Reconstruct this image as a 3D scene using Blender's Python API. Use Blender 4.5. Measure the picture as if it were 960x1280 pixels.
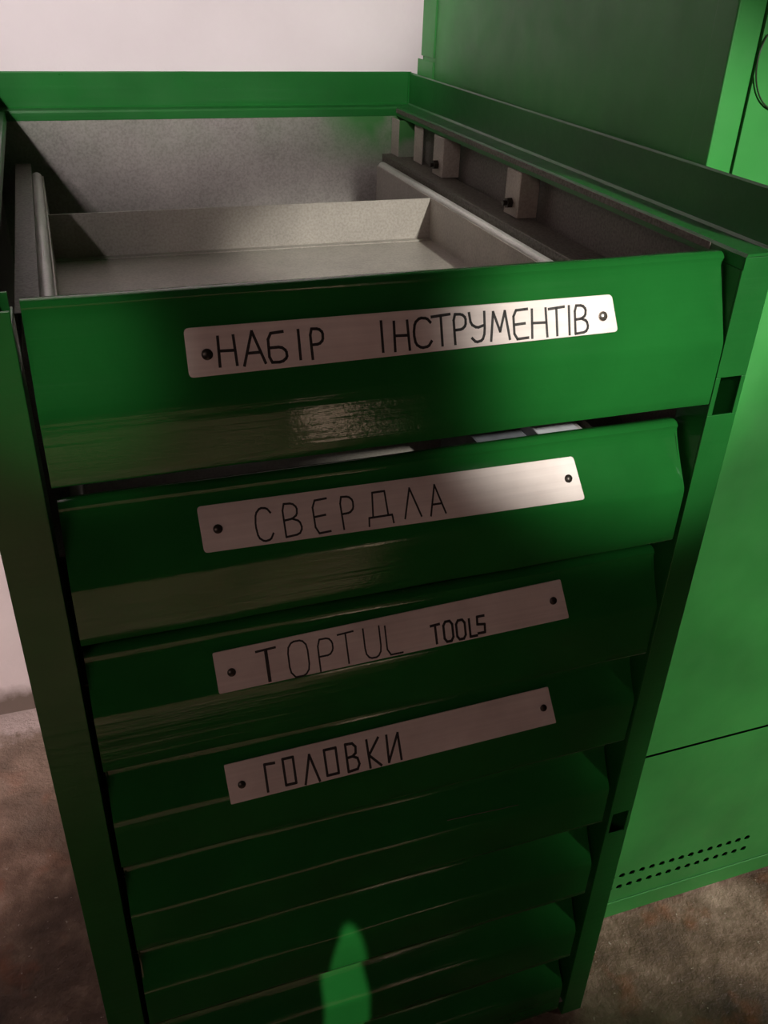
import bpy, bmesh, math, random
from mathutils import Vector, Matrix
random.seed(7)
S = bpy.context.scene
for o in list(bpy.data.objects):
    bpy.data.objects.remove(o)

# ------------------------------------------------------------------ camera
cam_data = bpy.data.cameras.new('camera')
cam_data.sensor_fit = 'HORIZONTAL'
cam_data.sensor_width = 36.0
cam_data.lens = 1123.26 / 960.0 * 36.0
cam_data.clip_start = 0.01
cam = bpy.data.objects.new('camera', cam_data)
S.collection.objects.link(cam)
cam.location = (0.0590, -0.4712, 1.0283)
cam.rotation_euler = (1.0214, -0.0334, -0.3329)
S.camera = cam

# ------------------------------------------------------------------ world, lights, exposure
wd = bpy.data.worlds.new('world')
S.world = wd
wd.use_nodes = True
wd.node_tree.nodes['Background'].inputs[0].default_value = (0.9, 0.95, 1.0, 1)
wd.node_tree.nodes['Background'].inputs[1].default_value = 0.0
S.view_settings.view_transform = 'Standard'
S.view_settings.look = 'None'
S.view_settings.exposure = 0.0
S.view_settings.gamma = 1.0
S.view_settings.use_curve_mapping = False


def spot(name, loc, aim, energy, size, blend, radius=0.03, col=(1, 0.93, 0.86)):
    d = bpy.data.lights.new(name, 'SPOT')
    d.energy = energy
    d.spot_size = math.radians(size)
    d.spot_blend = blend
    d.shadow_soft_size = radius
    d.color = col
    o = bpy.data.objects.new(name, d)
    S.collection.objects.link(o)
    o.location = loc
    o.rotation_euler = (Vector(aim) - Vector(loc)).to_track_quat('-Z', 'Y').to_euler()
    return o


def area(name, loc, aim, energy, sx, sy, col=(1, 0.95, 0.9)):
    d = bpy.data.lights.new(name, 'AREA')
    d.shape = 'RECTANGLE'
    d.size = sx
    d.size_y = sy
    d.energy = energy
    d.color = col
    o = bpy.data.objects.new(name, d)
    S.collection.objects.link(o)
    o.location = loc
    o.rotation_euler = (Vector(aim) - Vector(loc)).to_track_quat('-Z', 'Y').to_euler()
    return o


# lamp up on the left, then an added spot brightening the back wall
spot('wall_lamp', (-0.79, -1.75, 2.07), (0.02, 0.69, 1.05), 46, 25, 0.8, 0.02, (1, 0.90, 0.89))
spot('wall_fill', (-0.75, -1.75, 2.15), (0.12, 0.70, 1.40), 300, 26, 0.5, 0.03, (1, 0.90, 0.89))
# low fill added on the left for the wall foot and nearby floor
spot('low_left_fill', (-0.95, -1.2, 1.4), (-0.40, 0.69, 0.25), 170, 30, 0.6, 0.03, (1, 0.78, 0.74))
# spot added on the right to brighten the locker front
spot('locker_fill', (1.9, -0.9, 1.2), (1.485, 0.095, 0.70), 120, 64, 0.14, 0.04, (1, 0.96, 0.86))
# small spot added to light up the right end of the top drawer
spot('drawer_end_fill', (0.75, -1.6, 1.7), (0.475, 0.0, 0.87), 190, 12, 0.55, 0.03, (1, 0.97, 0.88))
spot('drawer_corner_fill', (-0.3, -1.5, 1.9), (0.040, 0.0, 0.845), 60, 4.5, 1.0, 0.02, (1, 0.97, 0.88))  # added as well, for the glow at the drawer's left corner
# added spot lighting the front floor for its reflection in the drawers
spot('floor_mirror_fill', (-0.05, -1.25, 2.5), (0.0, -1.25, 0.0), 470, 31, 0.3, 0.05, (1, 0.80, 0.70))
# added spot for a bright floor patch, seen mirrored in the top drawer
spot('floor_patch_fill', (0.72, -1.62, 2.5), (0.68, -1.60, 0.0), 4000, 6.5, 0.5, 0.02, (1, 0.95, 0.9))
# dim pinkish area fill added from the left front
area('side_fill', (-1.0, -1.9, 1.75), (0.2, 0.0, 0.6), 4.5, 0.6, 0.5, (1, 0.72, 0.66))
# narrow added spot for the bright sliver low on the drawers
sl = spot('slit_fill', (0.35, -1.6, 1.5), (0.215, 0.0, 0.13), 130, 7.0, 0.2, 0.004, (1, 0.97, 0.88))
sl.scale = (0.19, 1, 1)

# ------------------------------------------------------------------ dimensions (metres)
W, D, H, U = 0.500, 0.690, 0.874, 0.038      # cabinet width, depth, ledge height, upstand
PL, PR = 0.029, 0.025                        # left / right post width
WALL_Y = 0.70
LX, LY, LH = 0.504, 0.095, 1.85              # locker left side, front, height


# ------------------------------------------------------------------ materials
def new_mat(name):
    m = bpy.data.materials.new(name)
    m.use_nodes = True
    nt = m.node_tree
    b = nt.nodes['Principled BSDF']
    return m, nt, b


def N(nt, typ, **kw):
    n = nt.nodes.new(typ)
    for k, v in kw.items():
        if k in n.inputs.keys():
            n.inputs[k].default_value = v
        else:
            setattr(n, k, v)
    return n


def coords(nt, scale=(1, 1, 1)):
    t = nt.nodes.new('ShaderNodeTexCoord')
    g = nt.nodes.new('ShaderNodeNewGeometry')
    mp = nt.nodes.new('ShaderNodeMapping')
    mp.inputs['Scale'].default_value = scale
    nt.links.new(g.outputs['Position'], mp.inputs[0])
    return mp.outputs[0]


def noise(nt, vec, scale, detail=4, rough=0.55):
    n = nt.nodes.new('ShaderNodeTexNoise')
    n.inputs['Scale'].default_value = scale
    n.inputs['Detail'].default_value = detail
    n.inputs['Roughness'].default_value = rough
    nt.links.new(vec, n.inputs['Vector'])
    return n.outputs['Fac']


def ramp(nt, fac, stops):
    r = nt.nodes.new('ShaderNodeValToRGB')
    el = r.color_ramp.elements
    while len(el) < len(stops):
        el.new(0.5)
    for e, (p, c) in zip(el, stops):
        e.position = p
        e.color = c if len(c) == 4 else (*c, 1)
    nt.links.new(fac, r.inputs[0])
    return r.outputs[0]


def mix(nt, fac, a, b, mode='MIX'):
    m = nt.nodes.new('ShaderNodeMix')
    m.data_type = 'RGBA'
    m.blend_type = mode
    if hasattr(fac, 'is_output'):
        nt.links.new(fac, m.inputs[0])
    else:
        m.inputs[0].default_value = fac
    for i, v in ((6, a), (7, b)):
        if hasattr(v, 'is_output'):
            nt.links.new(v, m.inputs[i])
        else:
            m.inputs[i].default_value = (*v, 1)
    return m.outputs[2]


def bump(nt, b, fac, strength, dist, prev=None):
    n = nt.nodes.new('ShaderNodeBump')
    n.inputs['Strength'].default_value = strength
    n.inputs['Distance'].default_value = dist
    nt.links.new(fac, n.inputs['Height'])
    if prev:
        nt.links.new(prev, n.inputs['Normal'])
    nt.links.new(n.outputs[0], b.inputs['Normal'])
    return n.outputs[0]


def green_paint(name, base, rough=0.25, brush=0.25, peel=0.12, vertical=False):
    m, nt, b = new_mat(name)
    v = coords(nt)
    big = noise(nt, v, 9, 5)
    c = ramp(nt, big, [(0.3, tuple(x * 0.82 for x in base)), (0.7, tuple(x * 1.15 for x in base))])
    nt.links.new(c, b.inputs['Base Color'])
    sv = coords(nt, (60, 60, 3) if vertical else (2.2, 60, 130))
    st = noise(nt, sv, 1.0, 3)
    n1 = bump(nt, b, st, brush, 0.0012)
    pl = noise(nt, v, 260, 2)
    bump(nt, b, pl, peel, 0.0006, n1)
    rr = nt.nodes.new('ShaderNodeMapRange')
    rr.inputs['To Min'].default_value = rough * 0.7
    rr.inputs['To Max'].default_value = rough * 1.5
    nt.links.new(noise(nt, v, 30, 4), rr.inputs['Value'])
    nt.links.new(rr.outputs[0], b.inputs['Roughness'])
    b.inputs['Specular IOR Level'].default_value = 0.5
    return m


M = {}
M['green'] = green_paint('green_gloss_paint', (0.012, 0.130, 0.022), 0.10)
M['green_locker'] = green_paint('green_locker_paint', (0.035, 0.25, 0.048), 0.42, 0.08, 0.08, True)
M['green_rim'] = green_paint('green_rim_paint', (0.012, 0.130, 0.022), 0.3)
M['green_old'] = green_paint('green_overpainted_steel', (0.014, 0.15, 0.022), 0.4, 0.2, 0.1)


def grey_steel(name, base, overspray=0.0, rough=0.5, metal=0.0):
    m, nt, b = new_mat(name)
    v = coords(nt)
    c = ramp(nt, noise(nt, v, 14, 6, 0.6), [(0.3, tuple(x * 0.8 for x in base)), (0.7, tuple(x * 1.12 for x in base))])
    sp = noise(nt, v, 420, 2)
    c = mix(nt, 0.15, c, ramp(nt, sp, [(0.35, (0.02, 0.02, 0.02)), (0.6, (0.5, 0.48, 0.45))]))
    if overspray:
        # green overspray that crept in along the top edge and the two back corners
        sep = nt.nodes.new('ShaderNodeSeparateXYZ')
        g = nt.nodes.new('ShaderNodeNewGeometry')
        nt.links.new(g.outputs['Position'], sep.inputs[0])
        a = nt.nodes.new('ShaderNodeMapRange')
        a.inputs['From Min'].default_value = 0.80
        a.inputs['From Max'].default_value = 0.88
        nt.links.new(sep.outputs[2], a.inputs[0])
        x = nt.nodes.new('ShaderNodeMapRange')
        x.inputs['From Min'].default_value = 0.36
        x.inputs['From Max'].default_value = 0.48
        nt.links.new(sep.outputs[0], x.inputs[0])
        mm = N(nt, 'ShaderNodeMath', operation='MULTIPLY')
        nt.links.new(a.outputs[0], mm.inputs[0])
        nt.links.new(x.outputs[0], mm.inputs[1])
        ad = N(nt, 'ShaderNodeMath', operation='MULTIPLY_ADD')
        nt.links.new(a.outputs[0], ad.inputs[0])
        ad.inputs[1].default_value = 0.12
        nt.links.new(mm.outputs[0], ad.inputs[2])
        m2 = N(nt, 'ShaderNodeMath', operation='MULTIPLY')
        nt.links.new(ad.outputs[0], m2.inputs[0])
        nt.links.new(ramp(nt, noise(nt, v, 16, 3), [(0.3, (0.3, 0.3, 0.3)), (0.6, (2.0, 2.0, 2.0))]), m2.inputs[1])
        c = mix(nt, m2.outputs[0], c, (0.05, 0.2, 0.05))
    nt.links.new(c, b.inputs['Base Color'])
    b.inputs['Roughness'].default_value = rough
    b.inputs['Metallic'].default_value = metal
    bump(nt, b, noise(nt, v, 120, 3), 0.1, 0.0006)
    return m


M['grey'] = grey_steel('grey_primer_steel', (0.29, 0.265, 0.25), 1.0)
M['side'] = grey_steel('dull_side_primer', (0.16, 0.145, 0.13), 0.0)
M['box'] = grey_steel('pale_grey_drawer_paint', (0.38, 0.345, 0.305), 0, 0.4)
M['edge'] = grey_steel('pale_rolled_edge', (0.62, 0.60, 0.58), 0, 0.3, 0.2)
M['rail'] = grey_steel('dark_rail_steel', (0.075, 0.062, 0.045), 0, 0.5)
M['bracket'] = grey_steel('bracket_steel', (0.42, 0.37, 0.32), 0, 0.5)
M['zinc'] = grey_steel('zinc_steel', (0.5, 0.5, 0.5), 0, 0.35, 0.6)


def plate_mat():
    m, nt, b = new_mat('brushed_aluminium_plate')
    v = coords(nt)
    st = noise(nt, coords(nt, (4, 40, 500)), 1, 3)
    c = ramp(nt, noise(nt, v, 22, 5), [(0.3, (0.70, 0.59, 0.56)), (0.7, (0.90, 0.79, 0.75))])
    c = mix(nt, 0.15, c, ramp(nt, st, [(0.3, (0.3, 0.28, 0.27)), (0.7, (0.8, 0.76, 0.73))]))
    nt.links.new(c, b.inputs['Base Color'])
    b.inputs['Roughness'].default_value = 0.45
    b.inputs['Metallic'].default_value = 0.1
    bump(nt, b, st, 0.1, 0.0003)
    return m


M['plate'] = plate_mat()


def flat(name, col, rough=0.5, metal=0.0, nscale=80):
    m, nt, b = new_mat(name)
    c = ramp(nt, noise(nt, coords(nt), nscale, 3), [(0.3, tuple(x * 0.8 for x in col)), (0.7, tuple(min(1, x * 1.2) for x in col))])
    nt.links.new(c, b.inputs['Base Color'])
    b.inputs['Roughness'].default_value = rough
    b.inputs['Metallic'].default_value = metal
    return m


M['ink'] = flat('engraved_black', (0.018, 0.014, 0.013), 0.6)
M['screw_dark'] = flat('dark_rivet', (0.05, 0.042, 0.035), 0.35, 0.6)
M['screw_bright'] = flat('bright_rivet', (0.55, 0.5, 0.45), 0.2, 0.9)
M['dark'] = flat('interior_shade', (0.006, 0.008, 0.006), 0.8)  # near-black colour standing in for shade inside the locker
M['wire'] = flat('dark_wire', (0.02, 0.035, 0.015), 0.5)
M['card'] = flat('pale_card', (0.6, 0.62, 0.66), 0.5)
M['case'] = flat('dark_grey_case', (0.16, 0.17, 0.19), 0.4)


def wall_mat():
    m, nt, b = new_mat('whitewashed_plaster')
    v = coords(nt)
    c = ramp(nt, noise(nt, v, 3, 6), [(0.3, (0.66, 0.60, 0.61)), (0.7, (0.78, 0.73, 0.74))])
    # dirt that sits along the foot of the wall
    sep = nt.nodes.new('ShaderNodeSeparateXYZ')
    g = nt.nodes.new('ShaderNodeNewGeometry')
    nt.links.new(g.outputs['Position'], sep.inputs[0])
    md = N(nt, 'ShaderNodeMath', operation='MULTIPLY_ADD')
    nt.links.new(noise(nt, v, 25, 6, 0.7), md.inputs[0])
    md.inputs[1].default_value = -0.04
    nt.links.new(sep.outputs[2], md.inputs[2])
    f = ramp(nt, md.outputs[0], [(0.0, (1, 1, 1)), (0.03, (0, 0, 0))])
    c = mix(nt, f, c, (0.16, 0.13, 0.11))
    nt.links.new(c, b.inputs['Base Color'])
    b.inputs['Roughness'].default_value = 0.75
    n1 = bump(nt, b, noise(nt, v, 12, 5), 0.25, 0.01)
    bump(nt, b, noise(nt, v, 130, 4), 0.2, 0.002, n1)
    return m


def floor_mat():
    m, nt, b = new_mat('dirty_concrete_floor')
    v = coords(nt)
    c = ramp(nt, noise(nt, v, 7, 8, 0.65), [(0.35, (0.045, 0.024, 0.016)), (0.5, (0.16, 0.10, 0.07)), (0.66, (0.40, 0.28, 0.22))])
    rust = ramp(nt, noise(nt, coords(nt, (1, 1, 1)), 10, 4), [(0.56, (0, 0, 0)), (0.66, (0.55, 0.55, 0.55))])
    c = mix(nt, rust, c, (0.26, 0.08, 0.03))
    # paler dust gathered by the wall behind and left of the cabinet
    sep = nt.nodes.new('ShaderNodeSeparateXYZ')
    g = nt.nodes.new('ShaderNodeNewGeometry')
    nt.links.new(g.outputs['Position'], sep.inputs[0])
    md = N(nt, 'ShaderNodeMath', operation='MULTIPLY_ADD')
    nt.links.new(noise(nt, v, 12, 6, 0.7), md.inputs[0])
    md.inputs[1].default_value = 0.45
    nt.links.new(sep.outputs[1], md.inputs[2])
    f = ramp(nt, md.outputs[0], [(0.60, (0, 0, 0)), (0.90, (0.75, 0.75, 0.75))])
    c = mix(nt, f, c, (0.32, 0.26, 0.21))
    # whitewash slopped on the floor along the wall
    m3 = N(nt, 'ShaderNodeMath', operation='MULTIPLY_ADD')
    nt.links.new(noise(nt, v, 18, 5, 0.7), m3.inputs[0])
    m3.inputs[1].default_value = 0.10
    nt.links.new(sep.outputs[1], m3.inputs[2])
    c = mix(nt, ramp(nt, m3.outputs[0], [(0.69, (0, 0, 0)), (0.715, (0.9, 0.9, 0.9))]), c, (0.60, 0.52, 0.51))
    spk = ramp(nt, noise(nt, v, 160, 2), [(0.70, (0, 0, 0)), (0.76, (0.8, 0.8, 0.8))])
    c = mix(nt, spk, c, (0.5, 0.42, 0.36))
    nt.links.new(c, b.inputs['Base Color'])
    b.inputs['Roughness'].default_value = 0.6
    n1 = bump(nt, b, noise(nt, v, 20, 6, 0.7), 0.6, 0.012)
    bump(nt, b, noise(nt, v, 200, 3), 0.4, 0.002, n1)
    return m


M['wall'] = wall_mat()
M['floor'] = floor_mat()
M['dim_wall'] = flat('brown_painted_wall', (0.10, 0.085, 0.07), 0.7, 0, 4)
M['ceiling'] = flat('old_ceiling', (0.2, 0.18, 0.17), 0.8, 0, 4)


# ------------------------------------------------------------------ helpers
def bx(bm, x0, x1, y0, y1, z0, z1):
    vs = [bm.verts.new((x, y, z)) for x in (x0, x1) for y in (y0, y1) for z in (z0, z1)]
    for f in ((0, 1, 3, 2), (4, 6, 7, 5), (0, 4, 5, 1), (2, 3, 7, 6), (0, 2, 6, 4), (1, 5, 7, 3)):
        bm.faces.new([vs[i] for i in f])
    return vs


def prism_x(bm, prof, x0, x1, seg=1, wob=None):
    """closed (y,z) profile swept along x"""
    rings = []
    for i in range(seg + 1):
        x = x0 + (x1 - x0) * i / seg
        rings.append([bm.verts.new((x, y + (wob(x, y, z) if wob else 0), z)) for y, z in prof])
    n = len(prof)
    for a, b in zip(rings, rings[1:]):
        for i in range(n):
            bm.faces.new((a[i], a[(i + 1) % n], b[(i + 1) % n], b[i]))
    bm.faces.new(rings[0][::-1])
    bm.faces.new(rings[-1])


def prism(bm, prof, axis, a, b):
    """closed 2D profile swept along an axis; axis 'y' takes (x,z), axis 'z' takes (x,y)"""
    def pt(p, t):
        return (p[0], t, p[1]) if axis == 'y' else (p[0], p[1], t)
    r0 = [bm.verts.new(pt(p, a)) for p in prof]
    r1 = [bm.verts.new(pt(p, b)) for p in prof]
    n = len(prof)
    for i in range(n):
        bm.faces.new((r0[i], r0[(i + 1) % n], r1[(i + 1) % n], r1[i]))
    bm.faces.new(r0[::-1])
    bm.faces.new(r1)


def cyl(bm, p, q, r, seg=14, r2=None):
    p, q = Vector(p), Vector(q)
    d = (q - p).normalized()
    a = d.orthogonal().normalized()
    b = d.cross(a)
    r2 = r if r2 is None else r2
    A, B = [], []
    for i in range(seg):
        t = 2 * math.pi * i / seg
        o = a * math.cos(t) + b * math.sin(t)
        A.append(bm.verts.new(p + o * r))
        B.append(bm.verts.new(q + o * r2))
    for i in range(seg):
        bm.faces.new((A[i], A[(i + 1) % seg], B[(i + 1) % seg], B[i]))
    bm.faces.new(A[::-1])
    bm.faces.new(B)


def tube(bm, pts, r, seg=8):
    pts = [Vector(p) for p in pts]
    rings = []
    up = Vector((0.3, 0.5, 0.8)).normalized()
    for i, p in enumerate(pts):
        d = (pts[min(i + 1, len(pts) - 1)] - pts[max(i - 1, 0)]).normalized()
        a = d.cross(up).normalized()
        b = d.cross(a)
        rings.append([bm.verts.new(p + (a * math.cos(2 * math.pi * k / seg) + b * math.sin(2 * math.pi * k / seg)) * r) for k in range(seg)])
    for a, b in zip(rings, rings[1:]):
        for k in range(seg):
            bm.faces.new((a[k], a[(k + 1) % seg], b[(k + 1) % seg], b[k]))
    bm.faces.new(rings[0][::-1])
    bm.faces.new(rings[-1])


def obj(name, bm, mat, parent=None, bevel=0.0, smooth=False, segs=2):
    bmesh.ops.recalc_face_normals(bm, faces=bm.faces)
    me = bpy.data.meshes.new(name)
    bm.to_mesh(me)
    bm.free()
    me.materials.append(mat)
    o = bpy.data.objects.new(name, me)
    S.collection.objects.link(o)
    if parent:
        o.parent = parent
    if smooth:
        for p in me.polygons:
            p.use_smooth = True
        me.set_sharp_from_angle(angle=math.radians(40))
    if bevel:
        b = o.modifiers.new('bevel', 'BEVEL')
        b.width = bevel
        b.segments = segs
        b.limit_method = 'ANGLE'
        b.angle_limit = math.radians(35)
        b.harden_normals = False
    return o


def box_obj(name, dims, mat, parent=None, bevel=0.0):
    bm = bmesh.new()
    bx(bm, *dims)
    return obj(name, bm, mat, parent, bevel)


def thing(name, label, cat, loc=(0, 0, 0), group=None):
    o = bpy.data.objects.new(name, None)
    S.collection.objects.link(o)
    o.location = loc
    o['label'] = label
    o['category'] = cat
    if group:
        o['group'] = group
    o.empty_display_size = 0.05
    return o


def struct(name, dims, mat):
    o = box_obj(name, dims, mat)
    o['kind'] = 'structure'
    return o


# ------------------------------------------------------------------ the room
X0, X1, Y0, Z1 = -1.7, 2.1, -3.0, 2.6
# the floor: a slightly uneven slab
bm = bmesh.new()
nx, ny = 60, 60
top = []
for j in range(ny + 1):
    row = []
    for i in range(nx + 1):
        x = X0 + (X1 - X0) * i / nx
        y = Y0 + (WALL_Y - Y0) * j / ny
        z = -0.0035 + 0.0025 * math.sin(x * 9.1 + y * 3.3) * math.sin(y * 7.7 - x * 2.1)
        row.append(bm.verts.new((x, y, z)))
    top.append(row)
for j in range(ny):
    for i in range(nx):
        bm.faces.new((top[j][i], top[j][i + 1], top[j + 1][i + 1], top[j + 1][i]))
bx(bm, X0, X1, Y0, WALL_Y, -0.08, -0.02)
f = obj('floor', bm, M['floor'], smooth=True)
f['kind'] = 'structure'
struct('wall_back', (X0 - .1, X1 + .1, WALL_Y, WALL_Y + .1, -0.08, Z1), M['wall'])
struct('wall_left', (X0 - .1, X0, Y0, WALL_Y, -0.08, Z1), M['dim_wall'])
struct('wall_right', (X1, X1 + .1, Y0, WALL_Y, -0.08, Z1), M['dim_wall'])
struct('wall_front', (X0 - .1, X1 + .1, Y0 - .1, Y0, -0.08, Z1), M['dim_wall'])
struct('ceiling', (X0 - .1, X1 + .1, Y0 - .1, WALL_Y + .1, Z1, Z1 + .1), M['ceiling'])

# ------------------------------------------------------------------ the tool cabinet
cab = thing('tool_cabinet', 'glossy dark green steel drawer cabinet with open top, standing before the white wall', 'cabinet')
G = M['green']
T = 0.0015

# side sheets and back sheet (grey primer inside, green outside)
def skinned_sheet(name, inner, outer):
    o = box_obj(name, inner, M['side'], cab)
    s = box_obj('painted_skin', outer, G, o)
    return o


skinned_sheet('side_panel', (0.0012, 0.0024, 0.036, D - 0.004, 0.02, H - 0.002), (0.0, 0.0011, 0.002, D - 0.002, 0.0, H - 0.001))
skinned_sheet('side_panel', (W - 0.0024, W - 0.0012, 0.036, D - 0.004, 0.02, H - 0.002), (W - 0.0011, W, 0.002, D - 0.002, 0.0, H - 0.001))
box_obj('back_panel', (0.0025, W - 0.0025, 0.668, 0.6695, 0.02, H - 0.0035), M['grey'], cab)
box_obj('bottom_panel', (0.0025, W - 0.0025, 0.004, 0.667, 0.02, 0.0215), M['grey'], cab)


def post(x0, x1, holes, inner_side):
    bm = bmesh.new()
    zs = [0.0]
    for (a, b, c, d) in holes:
        zs += [c, d]
    zs.append(H - 0.001)
    # front face split around the slots
    for i in range(0, len(zs) - 1):
        if i % 2 == 0:
            bx(bm, x0, x1, 0.0, T, zs[i], zs[i + 1])
        else:
            a, b, c, d = holes[(i - 1) // 2]
            bx(bm, x0, a, 0.0, T, c, d)
            bx(bm, b, x1, 0.0, T, c, d)
    # inner return and back flange
    if inner_side > 0:
        bx(bm, x1 - T, x1, T, 0.034, 0.0, H - 0.0095)
        bx(bm, x0 + 0.003, x1 - T, 0.0325, 0.034, 0.0, H - 0.001)
    else:
        bx(bm, x0, x0 + T, T, 0.034, 0.0, H - 0.0095)
        bx(bm, x0 + T, x1 - 0.003, 0.0325, 0.034, 0.0, H - 0.001)
    return obj('front_post', bm, M['green_rim'], cab, 0.0004)


post(0.0, PL, [], 1)
holes = [(W - 0.0215, W - 0.0042, 0.311, 0.3395), (W - 0.0210, W - 0.0036, 0.760, 0.789)]
post(W - PR, W, holes, -1)

# rim: folded ledge and upstand on three sides
def rim_profile(w):
    return [(0, 0), (0, U), (T * 1.4, U + 0.0006), (T * 1.9, U - 0.001), (T * 1.6, 0.0035), (0.004, 0.0016), (w - 0.001, 0.0012),
            (w, -0.001), (w, -0.009), (w - T, -0.009), (w - T, -0.0005), (0.002, -0.0005)]


bm = bmesh.new()                                     # right rim: outer edge x=W
prism(bm, [(W - a, H + b) for a, b in rim_profile(PR)], 'y', -0.0006, D)
obj('rim_rail', bm, M['green_rim'], cab)
box_obj('bare_edge', (W - PR - 0.0009, W - PR - 0.0001, 0.036, 0.667, H - 0.0050, H - 0.0002), M['rail'], cab)
bm = bmesh.new()                                     # left rim
prism(bm, [(a, H + b) for a, b in rim_profile(0.0205)], 'y', -0.0006, D)
obj('rim_rail', bm, M['green_rim'], cab)
bm = bmesh.new()                                     # back rim
prism_x(bm, [(D - a, H + b + 0.0004) for a, b in rim_profile(0.0224)], 0.0, W)
obj('rim_rail', bm, M['green_rim'], cab)
# weld bead in the right back corner and drip on the front corner
bm = bmesh.new()
tube(bm, [(W - 0.003, D - 0.003, H + 0.002 + U * t) for t in (0, .25, .5, .75, .96)], 0.0016, 8)
obj('weld_bead', bm, G, cab, smooth=True)

# inner hardware: runners and brackets
def runner(x0, x1, side, z=0.822, y0=0.08):
    bm = bmesh.new()
    bx(bm, x0, x1, y0, 0.664, z - 0.002, z)        # top leaf
    xi = (x0, x0 + 0.002) if side > 0 else (x1 - 0.002, x1)
    bx(bm, xi[0], xi[1], y0, 0.664, z - 0.022, z - 0.002)
    xo = (x1 - 0.002, x1) if side > 0 else (x0, x0 + 0.002)
    bx(bm, xo[0], xo[1], y0, 0.664, z - 0.012, z - 0.002)
    return obj('drawer_runner', bm, M['rail'], cab, 0.0005)


def bracket(x0, x1, y, side, z0=0.8225, z1=H - 0.010):
    bm = bmesh.new()
    bx(bm, x0, x1, y, y + 0.002, z0, z1)             # web facing the front
    xf = (x0, x0 + 0.002) if side > 0 else (x1 - 0.002, x1)
    bx(bm, xf[0], xf[1], y + 0.002, y + 0.03, z0, z1)
    o = obj('runner_bracket', bm, M['bracket'], cab, 0.0005)
    bm = bmesh.new()
    xc = x0 - 0.001 if side > 0 else x1 + 0.001
    cyl(bm, (xc, y + 0.014, z0 + 0.012), (xc - side * 0.005, y + 0.014, z0 + 0.012), 0.005, 6)
    cyl(bm, (xc, y + 0.014, z0 + 0.012), (xc - side * 0.009, y + 0.014, z0 + 0.012), 0.0025, 10)
    obj('bolt', bm, M['screw_dark'], o)
    return o


runner(0.4565, 0.490, 1)
runner(0.022, 0.0385, -1, 0.822, 0.15)
for y in (0.508, 0.318):
    bracket(0.474, 0.4945, y, 1)
# narrow uprights in the back corner
box_obj('corner_upright', (0.4690, 0.4950, 0.6380, 0.6400, 0.70, H - 0.010), M['grey'], cab, 0.0003)
box_obj('corner_upright', (0.4690, 0.4704, 0.6405, 0.6670, 0.70, H - 0.010), M['bracket'], cab, 0.0003)
box_obj('corner_upright', (0.4790, 0.4802, 0.5860, 0.6130, 0.8225, H - 0.010), M['bracket'], cab, 0.0003)
for x0, x1 in ((0.459, 0.490), (0.008, 0.038)):      # runners of the lower drawers, one mesh each
    for k, z in enumerate((0.70, 0.59, 0.485, 0.38, 0.275, 0.165, 0.06)):
        bm = bmesh.new()
        bx(bm, x0, x1, 0.04, 0.652, z - 0.002, z)
        xi = (x0, x0 + 0.002) if x0 > .2 else (x1 - 0.002, x1)
        bx(bm, xi[0], xi[1], 0.04, 0.652, z - 0.022, z - 0.002)
        obj('drawer_runner', bm, M['rail'], cab)

# ---- drawers
drawers = [  # top z, top recess, crease z, bottom z
    (0.8715, 0.018, 0.8150, 0.7690),
    (0.7455, 0.0235, 0.6990, 0.6548),
    (0.6360, 0.0170, 0.5920, 0.5415),
    (0.5300, 0.0180, 0.4880, 0.4394),
    (0.4210, 0.0200, 0.3780, 0.3330),
    (0.3140, 0.0200, 0.2710, 0.2235),
    (0.2050, 0.0200, 0.1620, 0.1165),
    (0.0990, 0.0200, 0.0600, 0.0150)]
DX0, DX1 = 0.0335, 0.4725


def front_profile(zt, yt, zc, zb):
    out = [(yt + 0.014, zt - 0.004), (yt + 0.010, zt - 0.0008), (yt + 0.0055, zt), (yt + 0.0022, zt - 0.0008), (yt, zt - 0.0032),
           (yt + 0.0004, zt - 0.006), (yt * 0.93, zt - 0.011)]
    n = 5
    y1, z1 = yt * 0.93, zt - 0.011
    for i in range(1, n):
        t = i / n
        out.append((y1 * (1 - t) + 0.0012 * t + 0.0006 * math.sin(t * math.pi), z1 * (1 - t) + (zc + 0.003) * t))
    out += [(0.0012, zc + 0.003), (0.0003, zc), (0.0, zc - 0.004)]
    for t in (.3, .6, .85):
        out.append((0.0, (zc - 0.004) * (1 - t) + (zb + 0.003) * t))
    out += [(0.0, zb + 0.0022), (0.0006, zb + 0.0006), (0.0022, zb), (0.018, zb)]
    inn = [(0.018, zb + T), (0.0035, zb + T), (0.0018, zb + 0.004), (0.0018, zc - 0.003), (0.003, zc + 0.003), (yt + 0.002, zt - 0.010), (yt + 0.0022, zt - 0.0035),
           (yt + 0.0055, zt - 0.0018), (yt + 0.009, zt - 0.0028), (yt + 0.013, zt - 0.0055)]
    return out + inn


def slope_y(zt, yt, zc, z):
    """outer surface y of a drawer front at height z"""
    if z <= zc:
        return 0.0
    return 0.0012 + (yt * 0.93 - 0.0012) * (z - zc - 0.003) / (zt - 0.011 - zc - 0.003)


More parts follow.
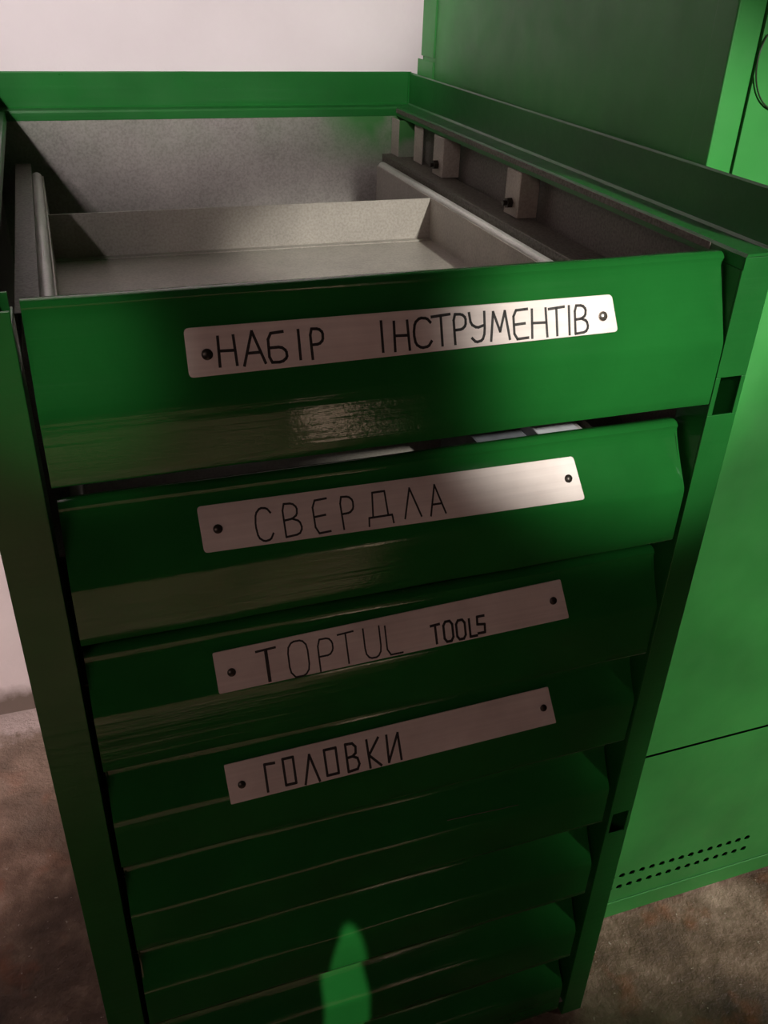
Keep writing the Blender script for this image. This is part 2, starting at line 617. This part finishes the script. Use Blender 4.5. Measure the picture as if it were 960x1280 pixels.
# pen strokes of each letter in a 0..1 box (x right, y up)
ST = {
    'Н': [[(0, 0), (0.05, 1)], [(1, 0), (0.95, 1)], [(0.02, .52), (0.97, .5)]],
    'А': [[(0, 0), (.5, 1), (1, 0.02)], [(.2, .36), (.82, .36)]],
    'Б': [[(.9, 1), (.08, .97), (.05, 0.02), (.7, 0), (1, .14), (.98, .36), (.72, .5), (.07, .5)]],
    'І': [[(.5, 0), (.55, 1)]],
    'Р': [[(0.03, 0), (0, 1), (.7, .98), (1, .85), (.97, .6), (.65, .48), (.02, .47)]],
    'С': [[(1, .82), (.8, .97), (.4, 1), (.1, .85), (0, .5), (.08, .14), (.4, 0), (.8, .03), (1, .2)]],
    'Т': [[(0, .96), (1, 1)], [(.5, 0), (.5, .98)]],
    'У': [[(0, 1), (.08, .62), (.45, .48), (.9, .55)], [(.95, 1), (.92, .3), (.75, .05), (.35, 0), (.1, .15)]],
    'М': [[(0, 0), (.18, 1), (.5, .3), (.8, 1), (1, 0)]],
    'Е': [[(1, 1), (0, .98), (.02, 0), (1, .02)], [(0, .5), (.8, .52)]],
    'В': [[(0, 0), (0, 1), (.6, .98), (.85, .84), (.8, .62), (.5, .52), (0, .5)], [(.5, .52), (.9, .42), (1, .2), (.8, .03), (0, 0)]],
    'Д': [[(0, 0), (0.04, .25), (.98, .25), (1, 0)], [(.2, .25), (.3, 1), (.8, 1), (.82, .25)]],
    'Л': [[(0, 0), (.5, 1), (1, 0)]],
    'T': [[(0, .97), (1, 1)], [(.52, 0), (.5, .98)]],
    'O': [[(.25, 0), (0, .18), (0, .82), (.25, 1), (.75, 1), (1, .82), (1, .18), (.75, 0), (.25, 0)]],
    'P': [[(0, 0), (0, 1), (.75, 1), (1, .85), (1, .62), (.75, .47), (0, .47)]],
    'U': [[(0, 1), (0, .2), (.25, 0), (.75, 0), (1, .2), (1, 1)]],
    'L': [[(0, 1), (0, 0), (1, 0)]],
    'S': [[(1, 1), (.05, 1), (0, .55), (1, .48), (.95, 0), (0, 0)]],
    'Г': [[(.1, 0), (.1, 1), (1, .98)]],
    'О': [[(0.02, 0), (0, 1), (1, 1), (1, 0), (0.02, 0)]],
    'К': [[(.05, 0), (0, 1)], [(1, 1), (.06, .45), (1, 0)]],
    'И': [[(.05, 1), (0, 0), (.95, 1), (1, 0)]],
}
TEXT = {
    0: (0.0016, [('Н', 0.1328, 0.1425, 0.8309, 0.8466), ('А', 0.1465, 0.1588, 0.8302, 0.8478), ('Б', 0.1607, 0.1716, 0.8303, 0.8463), ('І', 0.1785, 0.1802, 0.8307, 0.8465), ('Р', 0.1863, 0.1938, 0.8302, 0.8464),
                  ('І', 0.2288, 0.2306, 0.8304, 0.8473), ('Н', 0.2373, 0.2466, 0.8301, 0.8465), ('С', 0.2498, 0.261, 0.8306, 0.8472), ('Т', 0.2618, 0.2738, 0.8307, 0.8479), ('Р', 0.276, 0.284, 0.8308, 0.8476), ('У', 0.2864, 0.2971, 0.8308, 0.8477), ('М', 0.3002, 0.313, 0.8307, 0.8471), ('Е', 0.3161, 0.3259, 0.8303, 0.8471), ('Н', 0.3285, 0.3391, 0.8301, 0.8467), ('Т', 0.3406, 0.3517, 0.8302, 0.8466), ('І', 0.3539, 0.356, 0.83, 0.8468), ('В', 0.3592, 0.3685, 0.8302, 0.8467)]),
    1: (0.0012, [('С', 0.1495, 0.1602, 0.7093, 0.7275), ('В', 0.1681, 0.1793, 0.7098, 0.7279), ('Е', 0.1879, 0.1979, 0.709, 0.7276), ('Р', 0.2066, 0.2154, 0.7091, 0.7272), ('Д', 0.2242, 0.2414, 0.7086, 0.727), ('Л', 0.2497, 0.2615, 0.7098, 0.7266), ('А', 0.2682, 0.2792, 0.7091, 0.7264)]),
    2: (0.0012, [('T', 0.1452, 0.1591, 0.5955, 0.6162), ('O', 0.1675, 0.1817, 0.5945, 0.6176), ('P', 0.1893, 0.2001, 0.5946, 0.6157), ('T', 0.2044, 0.2163, 0.5965, 0.617), ('U', 0.2237, 0.2358, 0.5969, 0.6172), ('L', 0.2403, 0.252, 0.5966, 0.6164),
                 ('T', 0.2753, 0.2824, 0.5978, 0.6107), ('O', 0.2854, 0.2925, 0.5977, 0.6114), ('O', 0.2956, 0.3025, 0.5976, 0.6106), ('L', 0.3062, 0.3118, 0.5979, 0.6102), ('S', 0.3126, 0.3186, 0.5991, 0.6106)]),
    3: (0.0019, [('Г', 0.146, 0.1546, 0.4872, 0.5058), ('О', 0.161, 0.1691, 0.4887, 0.5066), ('Л', 0.1761, 0.1875, 0.4861, 0.5055), ('О', 0.1937, 0.2031, 0.4885, 0.5062), ('В', 0.2109, 0.2204, 0.4876, 0.5068), ('К', 0.2283, 0.238, 0.4868, 0.5065), ('И', 0.2444, 0.2549, 0.4876, 0.5066)]),
}
PLATES = {  # four corners (x,z): top left, top right, bottom right, bottom left; corner radius
    0: [(0.1152, 0.8522), (0.3865, 0.8515), (0.3905, 0.8290), (0.1151, 0.8265), 0.0030],
    1: [(0.1147, 0.7330), (0.3816, 0.7315), (0.3862, 0.7045), (0.1152, 0.7080), 0.0026],
    2: [(0.1157, 0.6200), (0.3855, 0.6255), (0.3900, 0.5970), (0.1165, 0.5935), 0.0014],
    3: [(0.1170, 0.5115), (0.3898, 0.5150), (0.3935, 0.4870), (0.1181, 0.4845), 0.0010]}
SCREWS = {0: [(0.1264, 0.8379), (0.3794, 0.8390)], 1: [(0.1257, 0.7197), (0.3752, 0.7185)],
          2: [(0.1269, 0.6057), (0.3775, 0.6114)], 3: [(0.1281, 0.4961), (0.3833, 0.5002)]}


def rounded(c, r, n=5):
    out = []
    L = len(c)
    for i in range(L):
        p, a, b = Vector(c[i]), Vector(c[i - 1]), Vector(c[(i + 1) % L])
        u, v = (a - p).normalized(), (b - p).normalized()
        for k in range(n + 1):
            t = k / n
            out.append(p + u * r * (1 - t) ** 2 + v * r * t ** 2)
    return out


def smooth_pts(pts):
    """round pen strokes a little (corner cutting)"""
    for _ in range(1):
        if len(pts) < 3:
            return pts
        q = [pts[0]]
        for a, b in zip(pts, pts[1:]):
            q.append((a[0] * .8 + b[0] * .2, a[1] * .8 + b[1] * .2))
            q.append((a[0] * .2 + b[0] * .8, a[1] * .2 + b[1] * .8))
        q.append(pts[-1])
        pts = q
    return pts


BOX_TOPS = {0: 0.812}
for k, (zt, yt, zc, zb) in enumerate(drawers):
    bm = bmesh.new()
    ph = k * 1.7
    wob = lambda x, y, z: 0.00035 * math.sin(x * 23 + ph + z * 40) + 0.00025 * math.sin(x * 61 + ph * 2)
    dx0 = DX0 + 0.0003 * math.sin(k * 2.1)
    dx1 = DX1 + (0.001 if k == 0 else -0.0015)
    if k >= 4:
        dx1 -= 0.004
    prof = front_profile(zt, yt, zc, zb)
    prism_x(bm, prof, dx0, dx1, 28, wob)
    # folded side cheeks
    cheek = [(0.0012, zb + 0.002), (0.0015, zc), (yt + 0.001, zt - 0.005), (yt + 0.013, zt - 0.006), (0.03, zt - 0.02), (0.03, zb + 0.002)]
    prism_x(bm, cheek, dx0 + 0.0004, dx0 + 0.0018)
    prism_x(bm, cheek, dx1 - 0.0018, dx1 - 0.0004)
    dr = obj('drawer', bm, G, cab, 0.0, True)
    # pale sheet metal tray behind the front
    bt = 0.8135 if k == 0 else zt - 0.050
    b0 = zb + (0.0005 if k == 0 else 0.004)
    sx0, sx1, yb = 0.0500, 0.4400, 0.4560
    bm = bmesh.new()
    bx(bm, sx0, sx1, 0.0185, yb, b0, b0 + 0.0012)                # floor
    bx(bm, sx0, sx1, yb - 0.0012, yb, b0 + 0.0012, bt)           # back
    for s, xx in ((-1, sx0), (1, sx1)):
        x2 = xx + s * 0.0012
        bx(bm, min(xx, x2), max(xx, x2), 0.0185, 0.635, b0 + 0.0012, bt)     # side
        x3 = xx + s * 0.012
    bx(bm, sx0 + 0.0012, sx1 - 0.0012, yb - 0.010, yb - 0.0013, b0 + 0.0013, b0 + 0.0024)   # bottom lap
    obj('drawer_tray', bm, M['box'], dr, smooth=True)
    for s, xx in ((-1, sx0), (1, sx1)):
        bm = bmesh.new()                                           # rolled top edge of the tray side
        cyl(bm, (xx + s * 0.0072, 0.034, bt - 0.0015), (xx + s * 0.0072, 0.635, bt - 0.0015), 0.0058, 16)
        obj('rolled_edge', bm, M['edge'], dr, smooth=True)
    if k == 0:
        bm = bmesh.new()                                           # strip riveted inside the right side
        bx(bm, sx1 - 0.0016, sx1 - 0.0001, 0.0190, 0.155, b0 + 0.003, bt - 0.004)
        obj('tray_stiffener', bm, M['box'], dr, 0.0003)
        for s, xx in ((1, 0.4485), (-1, 0.0415)):
            bm = bmesh.new()
            cyl(bm, (xx - 0.004, 0.628, 0.8035), (xx + 0.004, 0.628, 0.8035), 0.0075, 18)
            obj('roller', bm, M['zinc'], dr, 0.0006, True)
    if k in PLATES:
        *cor, rad = PLATES[k]
        th = 0.0012
        zlo, zhi = zc + 0.003, zt - 0.011
        ylo, yhi = 0.0012, yt * 0.93
        sl = (yhi - ylo) / (zhi - zlo)
        def srf(z, off):
            y = ylo + sl * (z - zlo)
            n = Vector((0, -1, sl)).normalized()
            return y - 0.0009, n
        def P3(x, z, off):
            y, n = srf(z, off)
            return Vector((x, y, z)) + n * off
        ring = rounded(cor, rad)
        bm = bmesh.new()
        lo = [bm.verts.new(P3(p.x, p.y, 0.0)) for p in ring]
        hi = [bm.verts.new(P3(p.x, p.y, th)) for p in ring]
        for i in range(len(ring)):
            j = (i + 1) % len(ring)
            bm.faces.new((lo[i], lo[j], hi[j], hi[i]))
        bm.faces.new(lo[::-1])
        bm.faces.new(hi)
        obj('name_plate', bm, M['plate'], dr, 0.0003)
        # engraved strokes, filled black
        lw, letters = TEXT[k]
        for ci, (c, x0, x1, z0, z1) in enumerate(letters):
            bm = bmesh.new()
            w = lw
            if k == 2:
                w = 0.0024 if ci == 0 else (0.0018 if ci > 5 else 0.0012)
            for si, st in enumerate(ST[c]):
                if k == 2 and ci == 0 and si == 0:
                    w2 = 0.0015
                else:
                    w2 = w
                if k == 3 or (k == 2 and ci > 5) or c in 'МАЛДИКT':
                    pts = st
                else:
                    pts = smooth_pts(st)
                pts = [(x0 + (x1 - x0) * a, z0 + (z1 - z0) * b) for a, b in pts]
                cum = 0.0
                for (a, b) in zip(pts, pts[1:]):
                    A, B = Vector(a), Vector(b)
                    d = (B - A)
                    if d.length < 1e-6:
                        continue
                    d.normalize()
                    nrm = Vector((-d.y, d.x)) * w2 / 2
                    A = A - d * w2 * 0.3
                    B = B + d * w2 * 0.3
                    hh = th + 0.00012
                    q = [A + nrm, A - nrm, B - nrm, B + nrm]
                    l4 = [bm.verts.new(P3(p.x, p.y, th - 0.0003)) for p in q]
                    h4 = [bm.verts.new(P3(p.x, p.y, hh)) for p in q]
                    for i in range(4):
                        j = (i + 1) % 4
                        bm.faces.new((l4[i], l4[j], h4[j], h4[i]))
                    bm.faces.new(h4)
                    bm.faces.new(l4[::-1])
            obj('letter', bm, M['ink'], dr)
        for si, (x, z) in enumerate(SCREWS[k]):
            y, n = srf(z, 0)
            p = P3(x, z, th - 0.0002)
            bm = bmesh.new()
            R = 0.0033 if k == 0 else 0.0031
            cyl(bm, p, p + n * 0.0009, R, 18, R * 0.92)
            cyl(bm, p + n * 0.0009, p + n * 0.0017, R * 0.92, 18, R * 0.5)
            r = obj('rivet', bm, M['screw_bright'] if (k, si) == (0, 1) else M['screw_dark'], dr, smooth=True)
            r['label'] = 'bright steel rivet' if (k, si) == (0, 1) else 'dark rivet'
    if k == 4:
        bm = bmesh.new()                                           # thin bright scratch
        tube(bm, [(0.305, slope_y(zt, yt, zc, .3885) - .0004, .3885), (0.34, slope_y(zt, yt, zc, .3872) - .0004, .3872), (0.374, slope_y(zt, yt, zc, .386) - .0004, .386)], 0.00035, 6)
        r = obj('scratch', bm, M['screw_bright'], dr)
        r['label'] = 'thin bright scratch'

# things lying in the second drawer
bx2 = box_obj('pale_card', (0.395, 0.432, 0.060, 0.16, 0.6605, 0.712), M['card'], bevel=0.001)
bx2.name = 'index_box'
bx2['label'] = 'pale grey box just seen in the gap of the second drawer'
bx2['category'] = 'box'
c2 = box_obj('drill_case', (0.345, 0.390, 0.060, 0.17, 0.6605, 0.708), M['case'], bevel=0.002)
c2['label'] = 'dark grey case left of the pale box in the second drawer'
c2['category'] = 'case'

# ------------------------------------------------------------------ the tall locker
loc = thing('metal_locker', 'tall bright green sheet metal locker with vented foot, behind the drawer cabinet on the right', 'locker', (LX, LY, 0))
inv = Matrix.Translation((-LX, -LY, 0))
GL = M['green_locker']
LW = 0.44
LB = 0.667


def lobj(name, bm, mat, parent=None, bevel=0.0, smooth=False):
    if parent is None:
        bmesh.ops.transform(bm, matrix=inv, verts=bm.verts)
        return obj(name, bm, mat, loc, bevel, smooth)
    bmesh.ops.transform(bm, matrix=inv, verts=bm.verts)
    return obj(name, bm, mat, parent, bevel, smooth)


def lbox(name, dims, mat=GL, parent=None, bevel=0.0008):
    bm = bmesh.new()
    bx(bm, *dims)
    return lobj(name, bm, mat, parent, bevel)


# left side: main sheet, a lapped front strip and a folded back corner
lbox('side_panel', (LX + 0.0012, LX + 0.0024, LY + 0.022, LB - 0.006, 0.0, LH))
lbox('side_lap', (LX, LX + 0.0012, LY + 0.001, LY + 0.0235, 0.0, LH))
lbox('side_panel', (LX + LW - 0.002, LX + LW, LY + 0.001, LB, 0.0, LH))
lbox('back_panel', (LX + 0.002, LX + LW - 0.002, LB - 0.0015, LB, 0.0, LH))
bm = bmesh.new()
prism(bm, [(LX - 0.0004, LB - 0.040), (LX + 0.001, LB - 0.042), (LX + 0.001, LB), (LX - 0.0004, LB)], 'z', 0.933, LH)
prism(bm, [(LX - 0.0006, LB - 0.040), (LX + 0.001, LB - 0.042), (LX + 0.001, LB + 0.010), (LX - 0.0006, LB + 0.010)], 'z', 0.0, 0.929)
lobj('back_corner', bm, GL, None, 0.0008)
lbox('top_panel', (LX + 0.002, LX + LW - 0.002, LY + 0.002, LB - 0.002, LH - 0.003, LH - 0.001))
lbox('front_stile', (LX, LX + 0.0218, LY, LY + 0.002, 0.0, LH), bevel=0.0015)
lbox('front_stile', (LX + LW - 0.022, LX + LW, LY, LY + 0.002, 0.0, LH), bevel=0.0015)
lbox('interior_shade_sheet', (LX + 0.018, LX + LW - 0.02, LY + 0.012, LY + 0.013, 0.03, LH - 0.02), M['dark'], bevel=0)  # dark sheet in place of the shaded interior behind gaps and holes
lbox('lower_rail', (LX + 0.0225, LX + LW - 0.0225, LY, LY + 0.002, 0.0, 0.0275), bevel=0.001)
# upper door
dxa, dxb = LX + 0.0238, LX + LW - 0.0235
bm = bmesh.new()
bx(bm, dxa, dxb, LY - 0.0005, LY + 0.001, 0.2876, LH - 0.03)
bx(bm, dxa, dxa + 0.0015, LY + 0.001, LY + 0.011, 0.2860, LH - 0.03)
door = lobj('door', bm, GL, None, 0.0006)
# lower panel with two rows of real round holes
za, zb_ = 0.0290, 0.2846
pitch = 0.01438
hx0 = 0.5990 - 2 * pitch
nh = 16
rows = [0.0558, 0.0775]
cell = 0.0125
bm = bmesh.new()
yF = LY - 0.0005
left, right = hx0 - pitch / 2, hx0 + (nh - 0.5) * pitch


def quad(x0, x1, z0, z1):
    vs = [bm.verts.new((x0, yF, z0)), bm.verts.new((x1, yF, z0)), bm.verts.new((x1, yF, z1)), bm.verts.new((x0, yF, z1))]
    bm.faces.new(vs)


def hole_cell(cx, cz, hw, hh, r, n=16):
    sq, ci = [], []
    for i in range(n):
        t = 2 * math.pi * (i + 0.5) / n
        c, s = math.cos(t), math.sin(t)
        m = min(hw / abs(c), hh / abs(s))
        # snap to the corners of the cell so that neighbours close up
        sq.append(bm.verts.new((cx + c * m, yF, cz + s * m)))
        ci.append(bm.verts.new((cx + c * r, yF, cz + s * r)))
    back = [bm.verts.new((v.co.x, yF + 0.0012, v.co.z)) for v in ci]
    for i in range(n):
        j = (i + 1) % n
        bm.faces.new((sq[i], sq[j], ci[j], ci[i]))
        bm.faces.new((ci[i], ci[j], back[j], back[i]))
    # the four corner slivers
    for sx in (-1, 1):
        for sz in (-1, 1):
            best = sorted(sq, key=lambda v: (v.co.x - (cx + sx * hw)) ** 2 + (v.co.z - (cz + sz * hh)) ** 2)[:2]
            c = bm.verts.new((cx + sx * hw, yF, cz + sz * hh))
            bm.faces.new((best[0], best[1], c))


quad(dxa, left, za, zb_)
quad(right, dxb, za, zb_)
hh = cell / 2
zz = [za]
for rz in rows:
    quad(left, right, zz[-1], rz - hh)
    zz.append(rz + hh)
quad(left, right, zz[-1], zb_)
for ri, rz in enumerate(rows):
    for i in range(nh):
        hole_cell(hx0 + i * pitch, rz, pitch / 2, hh, 0.0043)
# folded edges
bx(bm, dxa, dxb, yF + 0.006, yF + 0.010, zb_ - 0.001, zb_)
bx(bm, dxa, dxb, yF + 0.0004, yF + 0.010, za, za + 0.001)
low = lobj('vented_panel', bm, GL)
# base skirt, a little bent, with a bare lower edge
lbox('base_skirt', (LX + 0.002, LX + LW - 0.002, LY - 0.0025, LY - 0.0006, 0.0, 0.0285), bevel=0.001)
# thin wire loop hanging on the door edge
cen = (0.5555, 0.9790)
pts = []
for i in range(41):
    t = math.radians(150 + i * 6.6)
    pts.append((cen[0] + 0.0290 * math.cos(t), LY - 0.0022 + 0.0005 * math.sin(t * 3), cen[1] + 0.032 * math.sin(t)))
bm = bmesh.new()
tube(bm, pts, 0.0006, 6)
w = lobj('wire_loop', bm, M['wire'], smooth=True)
bm = bmesh.new()
bx(bm, 0.575, 0.600, LY - 0.004, LY - 0.0006, 0.99, 1.09)
lobj('handle_plate', bm, M['zinc'], None, 0.001)
bm = bmesh.new()
tube(bm, [(0.588, LY - 0.004, 1.075), (0.588, LY - 0.03, 1.072), (0.588, LY - 0.034, 1.04), (0.588, LY - 0.03, 1.008), (0.588, LY - 0.004, 1.005)], 0.004, 10)
lobj('handle', bm, M['zinc'], smooth=True)
